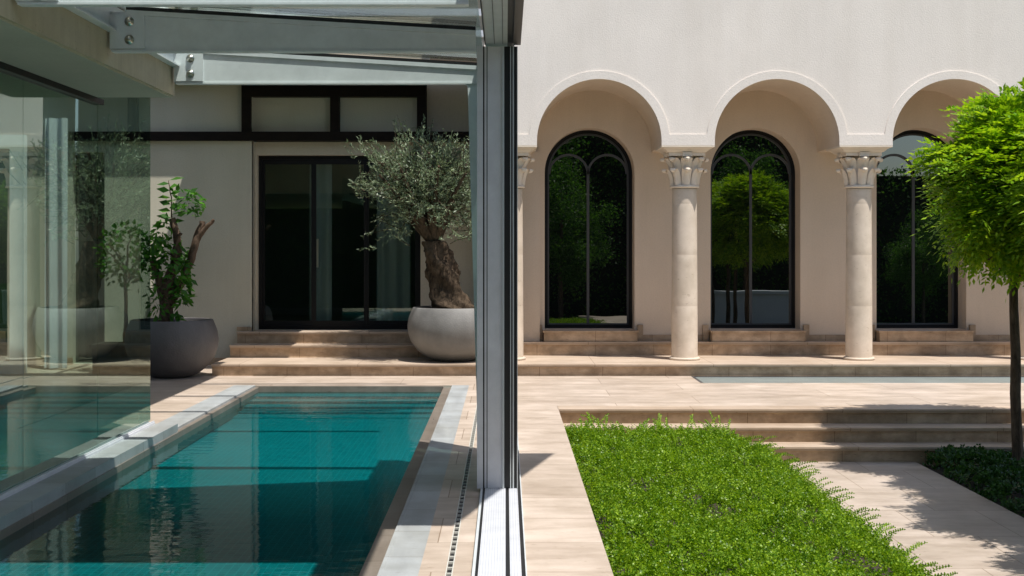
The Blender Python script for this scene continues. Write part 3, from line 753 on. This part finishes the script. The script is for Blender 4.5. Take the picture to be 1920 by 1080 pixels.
# small potted tree behind the glass
bxp = empty('box_planter', (-4.95, 16.5, 0)); tag(bxp, 'grey box planter behind the glass wall left of the dark bowl', 'planter')
m = MB(); m.box(-.34, .34, -.25, .25, 0, .34); m.box(-.37, .37, -.28, .28, .34, .38); m.build('box', M['potdark'], bxp); MB().box(-.32, .32, -.23, .23, .38, .385).build('soil', M['soil'], bxp)
st = empty('small_tree', (-4.95, 16.5, .385)); tag(st, 'slim small leafed tree in the grey box planter behind glass', 'tree')
m = MB(); limb([(0, 0, 0), (.02, 0, .4), (0, 0, .8), (.03, 0, 1.05)], [.03, .024, .02, .018], m)
for k in range(6):
    a = k*1.05; limb([(.02, 0, .75+.05*k), (.15*cos(a), .15*sin(a), .95+.06*k), (.3*cos(a), .3*sin(a), 1.05+.06*k)], [.013, .010, .006], m)
m.build('trunk', M['prunedbark'], st)
u = unit(nz.normal(size=(420, 3))); c = u*np.array((.36, .3, .42))*nz.uniform(.3, 1, (420, 1))**.6+np.array((0, 0, 1.15))
V1, F1 = leaves(c, u+nz.normal(size=(420, 3))*.6, nz.normal(size=(420, 3)), .09, .055, .1); npmesh('crown', V1, F1, M['citrusleaf'], st)

# ------------------------------------------------------------------ robinia row
def fronds(bases, dirs, length, nl, lsize, r):
    """pinnate fronds"""
    n = len(bases); dirs = unit(dirs); out = []
    side = unit(np.cross(dirs, np.array((0, 0, 1.0))+r.normal(size=(n, 3))*.25)); upv = unit(np.cross(side, dirs))
    ln = length*r.uniform(.7, 1.25, n)[:, None]
    for k in range(nl):
        t = (k//2+1)/(nl//2+1); sg = 1 if k % 2 else -1
        pos = bases+dirs*ln*t-np.array((0, 0, 1.0))*ln*.5*t*t
        d = side*sg+dirs*.45-upv*.15+r.normal(size=(n, 3))*.12
        out.append(leaves(pos, d, upv+r.normal(size=(n, 3))*.3, lsize*r.uniform(.75, 1.2, n), lsize*.44, .08))
    pos = bases+dirs*ln-np.array((0, 0, 1.0))*ln*.5
    out.append(leaves(pos, dirs-upv*.3, upv, lsize, lsize*.47))
    return joinVF(out)
def robinia(loc, label, seed=5, nfr=8200):
    r = np.random.default_rng(seed)
    e = empty('round_crowned_tree', loc); tag(e, label, 'tree', 'round crowned trees in a row beside the path')
    m = MB(); pts = [(.004*sin(i*1.3)-.004*i, .004*cos(i*1.7), i*.19) for i in range(11)]; m.tube(pts, [.052-.0014*i for i in range(11)], 14, rough=.05)
    for k in range(9):
        a = k*2.4; e2 = r.uniform(.2, 1.1); b = bez((0, 0, 1.8), (.3*cos(a), .3*sin(a), 2.0), (.7*cos(a)*cos(e2), .7*sin(a)*cos(e2), 2.15+.6*sin(e2)), 6)
        m.tube(b, list(np.linspace(.035, .01, 6)), 6)
    m.build('trunk', M['treebark'], e)
    cc = np.array((.10, 0, 2.68)); B, Dd = [], []
    nc = 110
    for k in range(nc):
        u = unit(r.normal(size=3))
        u = u/(np.sum(np.abs(u)**2.7)**(1/2.7))
        rad3 = np.array((.77, .77, .82 if u[2] > 0 else .72))*r.uniform(.74, 1.06)
        rad3[:2] *= 1-.16*u[2]
        c = cc+u*rad3*r.uniform(.62, .95)
        q = int(nfr/nc); off = r.normal(size=(q, 3))*np.array((.11, .11, .07))
        B.append(c+off); Dd.append(u*.9+unit(off)*.6+np.array((0, 0, .05))+r.normal(size=(q, 3))*.35)
    B = np.concatenate(B); Dd = np.concatenate(Dd)
    V1, F1 = fronds(B, Dd, .15, 8, .066, r); npmesh('crown', V1, F1, M['robinia'], e)
    return e
rt = robinia((4.66, 11.55, -.47), 'round crowned bright green tree at the right edge before the steps')
k = 0
lab = ['second', 'third', 'fourth', 'fifth', 'sixth', 'seventh', 'eighth']
for i, (x, y, rz) in enumerate(((4.98, 10.0, 1.1), (4.9, 8.75, 2.6), (5.0, 7.3, 4.0), (4.95, 5.6, .5), (5.05, 3.8, 3.3), (5.0, 2.0, 5.1), (5.1, .2, 2.0))):
    c = rt.copy(); COL.objects.link(c); c.location = (x, y, -.47); c.rotation_euler = (0, 0, rz)
    c['label'] = 'round crowned green tree, %s in the row counted from the steps' % lab[i]
    for ch in rt.children:
        d = ch.copy(); COL.objects.link(d); d.parent = c

# ------------------------------------------------------------------ ground cover
def noise2(x, y):
    return (np.sin(x*3.1+y*1.7)+np.sin(x*5.3-y*4.1+1.3)*.7+np.sin(x*9.7+y*7.9+.5)*.45+np.sin(-x*13.1+y*15.7)*.3)/2.45
def cover(name, x0, x1, y0, y1, dens, hfun, nl, lsize, mat, label, seed, stalk=.11, edge=.0, tuft=.012, shoots=0):
    r = np.random.default_rng(seed); n = int((x1-x0)*(y1-y0)*dens)
    x = r.uniform(x0, x1, n); y = r.uniform(y0, y1, n); z = hfun(x, y)
    ncl = n//11; cx = r.uniform(x0, x1, ncl); cy_ = r.uniform(y0, y1, ncl); cz = r.normal(size=ncl)*tuft
    ci = r.integers(0, ncl, n); ox = r.normal(size=n)*.066; oy = r.normal(size=n)*.066
    x = np.clip(cx[ci]+ox, x0, x1); y = np.minimum(cy_[ci]+oy, y1); z = hfun(x, y)+cz[ci]-1.8*tuft*((ox**2+oy**2)/.0067)*.5
    B = np.stack([x, y, z], 1)
    d = unit(np.stack([r.normal(size=n)*.35+ox*7, r.normal(size=n)*.35+oy*7-.1, np.ones(n)], 1))
    ex = np.clip((x-(x1-.25))/.25, 0, 1)*edge; d[:, 0] += ex; d = unit(d)
    st_ = stalk*r.uniform(.5, 1.25, n); long = (r.random(n) < .02) & (x < x1-.5); st_[long] *= 1.7
    out = []
    lg = long | (st_ > stalk*1.6)
    out.append(leaves(B[lg]-d[lg]*(st_[lg]*.7)[:, None], d[lg], r.normal(size=(int(lg.sum()), 3)), st_[lg]*1.1, .009))
    sd_ = unit(np.cross(d, r.normal(size=(n, 3))))
    for k in range(nl):
        t = .1+.95*(k//2+1)/(nl//2); sg = 1 if k % 2 else -1
        bend = np.stack([d[:, 0], d[:, 1], -np.ones(n)*.2], 1)*(st_*.35*t*t)[:, None]
        out.append(leaves(B+d*(st_*(t-.7))[:, None]+bend, sd_*sg+d*.55+r.normal(size=(n, 3))*.15, np.cross(sd_, d)+r.normal(size=(n, 3))*.5, lsize*r.uniform(.7, 1.25, n)*(1.15-.4*t), lsize*.55, .1))
    for q in range(shoots):
        side_ = q % 3
        if side_ == 0: p = np.array((r.uniform(x0+.1, x1-.4), y1-r.uniform(.02, .25), 0)); dr_ = np.array((r.normal()*.5, .3, 1.0))
        else: p = np.array((x1-r.uniform(.12, .4), r.uniform(y0, y1), 0)); dr_ = np.array((.9, r.normal()*.4, .55+r.random()*.5))
        p[2] = float(hfun(np.array(p[0]), np.array(p[1]))); dr_ = unit(dr_); Ls = r.uniform(.14, .30); k_ = 22
        tt = np.linspace(0, 1, k_)[:, None]; P_ = p+dr_*Ls*tt-np.array((0, 0, 1.))*Ls*.3*tt*tt
        out.append(leaves(P_[:-1], P_[1:]-P_[:-1], np.tile(np.array((0, -1., .3)), (k_-1, 1)), np.linalg.norm(P_[1:]-P_[:-1], axis=1)*1.4, .006))
        sdv = unit(np.cross(dr_, np.array((.2, -1., .1)))); sg_ = np.where(np.arange(k_) % 2, 1., -1.)[:, None]
        out.append(leaves(P_, sdv*sg_+dr_*.7, np.cross(sdv, dr_)+r.normal(size=(k_, 3))*.3, lsize*(1.1-.5*tt[:, 0]), lsize*.55, .1))
    V1, F1 = joinVF(out); ok = (V1.reshape(-1, 4, 3)[:, :, 0].min(1) > x0-.01)
    F1 = F1[ok]; Vn = V1.reshape(-1, 4, 3)[ok].reshape(-1, 3)
    o = npmesh(name, Vn, np.arange(len(Vn)).reshape(-1, 4), mat); tag(o, label, 'ground cover', kind='stuff'); return o
def h1(x, y):
    base_ = -.085-.06*np.clip((x-.8)/1.3, 0, 1)
    e = np.clip((x-1.98)/.55, 0, 1); base_ = base_-.30*e**2.2
    eb = np.clip((y-11.75)/.35, 0, 1); base_ = base_-.10*eb**2
    return base_+.06*noise2(x*1.3, y*1.3)+.05*noise2(x*3.7, y*3.3)+.02*noise2(x*9.3, y*8.1)
cover('ground_cover', .545, 2.50, 5.2, 12.08, 1950, h1, 16, .0205, M['hedgeleaf'], 'dense bright green small leaved ground cover in the sunken bed', 21, .15, .25, tuft=.028, shoots=130)
gx = np.linspace(.535, 2.28, 30); gy = np.linspace(5.0, 12.1, 90); m = MB()
m.grid([[(a, b, float(h1(np.array(a), np.array(b)))-.055) for a in gx] for b in gy]); o = m.build('soil_mound', M['soil']); struct(o)
def h2(x, y): return -.33+.05*noise2(x*1.2, y*1.2)-.08*np.clip((4.15-x)/.2, 0, 1)
cover('ivy_ground_cover', 3.95, 6.4, 6.0, 12.1, 620, h2, 10, .040, M['ivy'], 'dark green leafy ground cover under the round trees at right', 22, .12)

# ------------------------------------------------------------------ garden behind the viewer (seen mirrored in the glass)
def big_tree(loc, Rr, H, label, seed, nl=21000):
    r = np.random.default_rng(seed); e = empty('garden_tree', loc); tag(e, label, 'tree', 'dark garden trees behind the viewpoint')
    m = MB(); m.tube([(0, 0, 0), (.05, 0, H*.3), (0, .1, H*.6)], [.16, .12, .08], 8)
    m.build('trunk', M['treebark'], e)
    B = []
    for k in range(60):
        u = unit(r.normal(size=3)); c = u*np.array((Rr, Rr, H*.42))*r.uniform(.4, .95)+np.array((0, 0, H*.56))
        B.append(c+r.normal(size=(nl//60, 3))*.34)
    B = np.concatenate(B); V1, F1 = leaves(B, r.normal(size=B.shape), r.normal(size=B.shape)+np.array((0, 0, .6)), .14, .08, .1)
    npmesh('crown', V1, F1, M['darkleaf'], e); return e
bt0 = big_tree((1.5, -7, -.8), 2.6, 9.5, 'tall dark garden tree behind the viewpoint, nearest the pool', 31)
for i, (x, y, rz, sc) in enumerate(((-3, -8, 1, 1.0), (5.2, -8.5, 2, 1.02), (9.2, -8, 3, .92), (13.6, -8.5, 4, .45), (18, -8.5, 5, .56), (-7.5, -7, 2.2, .9), (1.7, -2.6, 3.1, .58), (12.3, -1.5, .7, .40), (7.4, -3.4, .2, .62), (14.9, -2, 1.9, .42))):
    c = bt0.copy(); COL.objects.link(c); c.location = (x, y, -.8); c.rotation_euler = (0, 0, rz); c.scale = (sc,)*3
    c['label'] = 'dark garden tree behind the viewpoint, %s' % (['first left', 'second right', 'third right', 'fourth right, low', 'fifth right', 'second left', 'small, opposite the first window', 'small, opposite the third window', 'small, opposite the second window', 'smallest, farthest right'][i])
    for ch in bt0.children:
        d = ch.copy(); COL.objects.link(d); d.parent = c
gw = MB(); gw.box(5.6, 9.5, 1.6, 1.9, -.8, .42).box(5.55, 9.55, 1.55, 1.95, .42, .50); o = gw.build('garden_wall', M['whitepaint']); tag(o, 'low white rendered garden wall beyond the tree row', 'wall')
def hg(name, x0, x1, y0, y1, h, label, seed):
    r = np.random.default_rng(seed); n = int((x1-x0)*(h+.8)*330)
    B = np.stack([r.uniform(x0, x1, n), r.uniform(y0, y1, n), r.uniform(-.8, h, n)], 1)
    V1, F1 = leaves(B, r.normal(size=B.shape), r.normal(size=B.shape)+np.array((0, .6, .4)), .13, .07, .1)
    o = npmesh(name, V1, F1, M['darkleaf']); tag(o, label, 'hedge')
    MB().box(x0+.3, x1-.3, y0+.1, y1-.35, -.8, h-.3).build('dark_inner_core', M['hedgecore'], o)  # solid dark box standing in for the shade inside the hedge
hg('hedge', -10, 12, -6.6, -5.4, 6.0, 'long tall dark hedge closing the garden behind the viewpoint', 41)
hg('low_hedge', 12, 24, -6.6, -5.4, 4.3, 'lower dark hedge continuing to the right of the tall hedge', 42)

# ------------------------------------------------------------------ light, sky, camera
w = bpy.data.worlds.new('World'); SC.world = w; w.use_nodes = True
nt = w.node_tree; nt.nodes.clear(); out = nt.nodes.new('ShaderNodeOutputWorld'); bg = nt.nodes.new('ShaderNodeBackground'); sk_ = nt.nodes.new('ShaderNodeTexSky')
sk_.sky_type = 'NISHITA'; sk_.sun_disc = False
el = math.atan2(1, math.hypot(KX, KY)); sk_.sun_elevation = el; sk_.sun_rotation = radians(135); sk_.air_density = 1.0; sk_.dust_density = 1.5
bg.inputs[1].default_value = .11
nt.links.new(sk_.outputs[0], bg.inputs[0]); nt.links.new(bg.outputs[0], out.inputs[0])
sd = bpy.data.lights.new('sun', 'SUN'); sd.energy = 4.6; sd.angle = radians(.55); sd.color = (1, .955, .89)
so = bpy.data.objects.new('sun', sd); COL.objects.link(so)
import mathutils
so.rotation_euler = mathutils.Vector((KX, KY, -1)).to_track_quat('-Z', 'Y').to_euler(); so.location = (5, -5, 20)
cd_ = bpy.data.cameras.new('camera'); cam = bpy.data.objects.new('camera', cd_); COL.objects.link(cam); SC.camera = cam
cam.location = (0, 0, 1.6); cam.rotation_euler = (pi/2, 0, 0)
cd_.sensor_width = 36; cd_.lens = 2380/1920*36; cd_.shift_x = 12/1920; cd_.shift_y = -72/1920; cd_.clip_end = 500; cd_.clip_start = .05
SC.view_settings.view_transform = 'Standard'; SC.view_settings.look = 'None'; SC.view_settings.exposure = .34; SC.view_settings.gamma = 1
cy = SC.cycles; cy.max_bounces = 10; cy.transparent_max_bounces = 24; cy.glossy_bounces = 5; cy.diffuse_bounces = 4; cy.caustics_reflective = False; cy.caustics_refractive = False
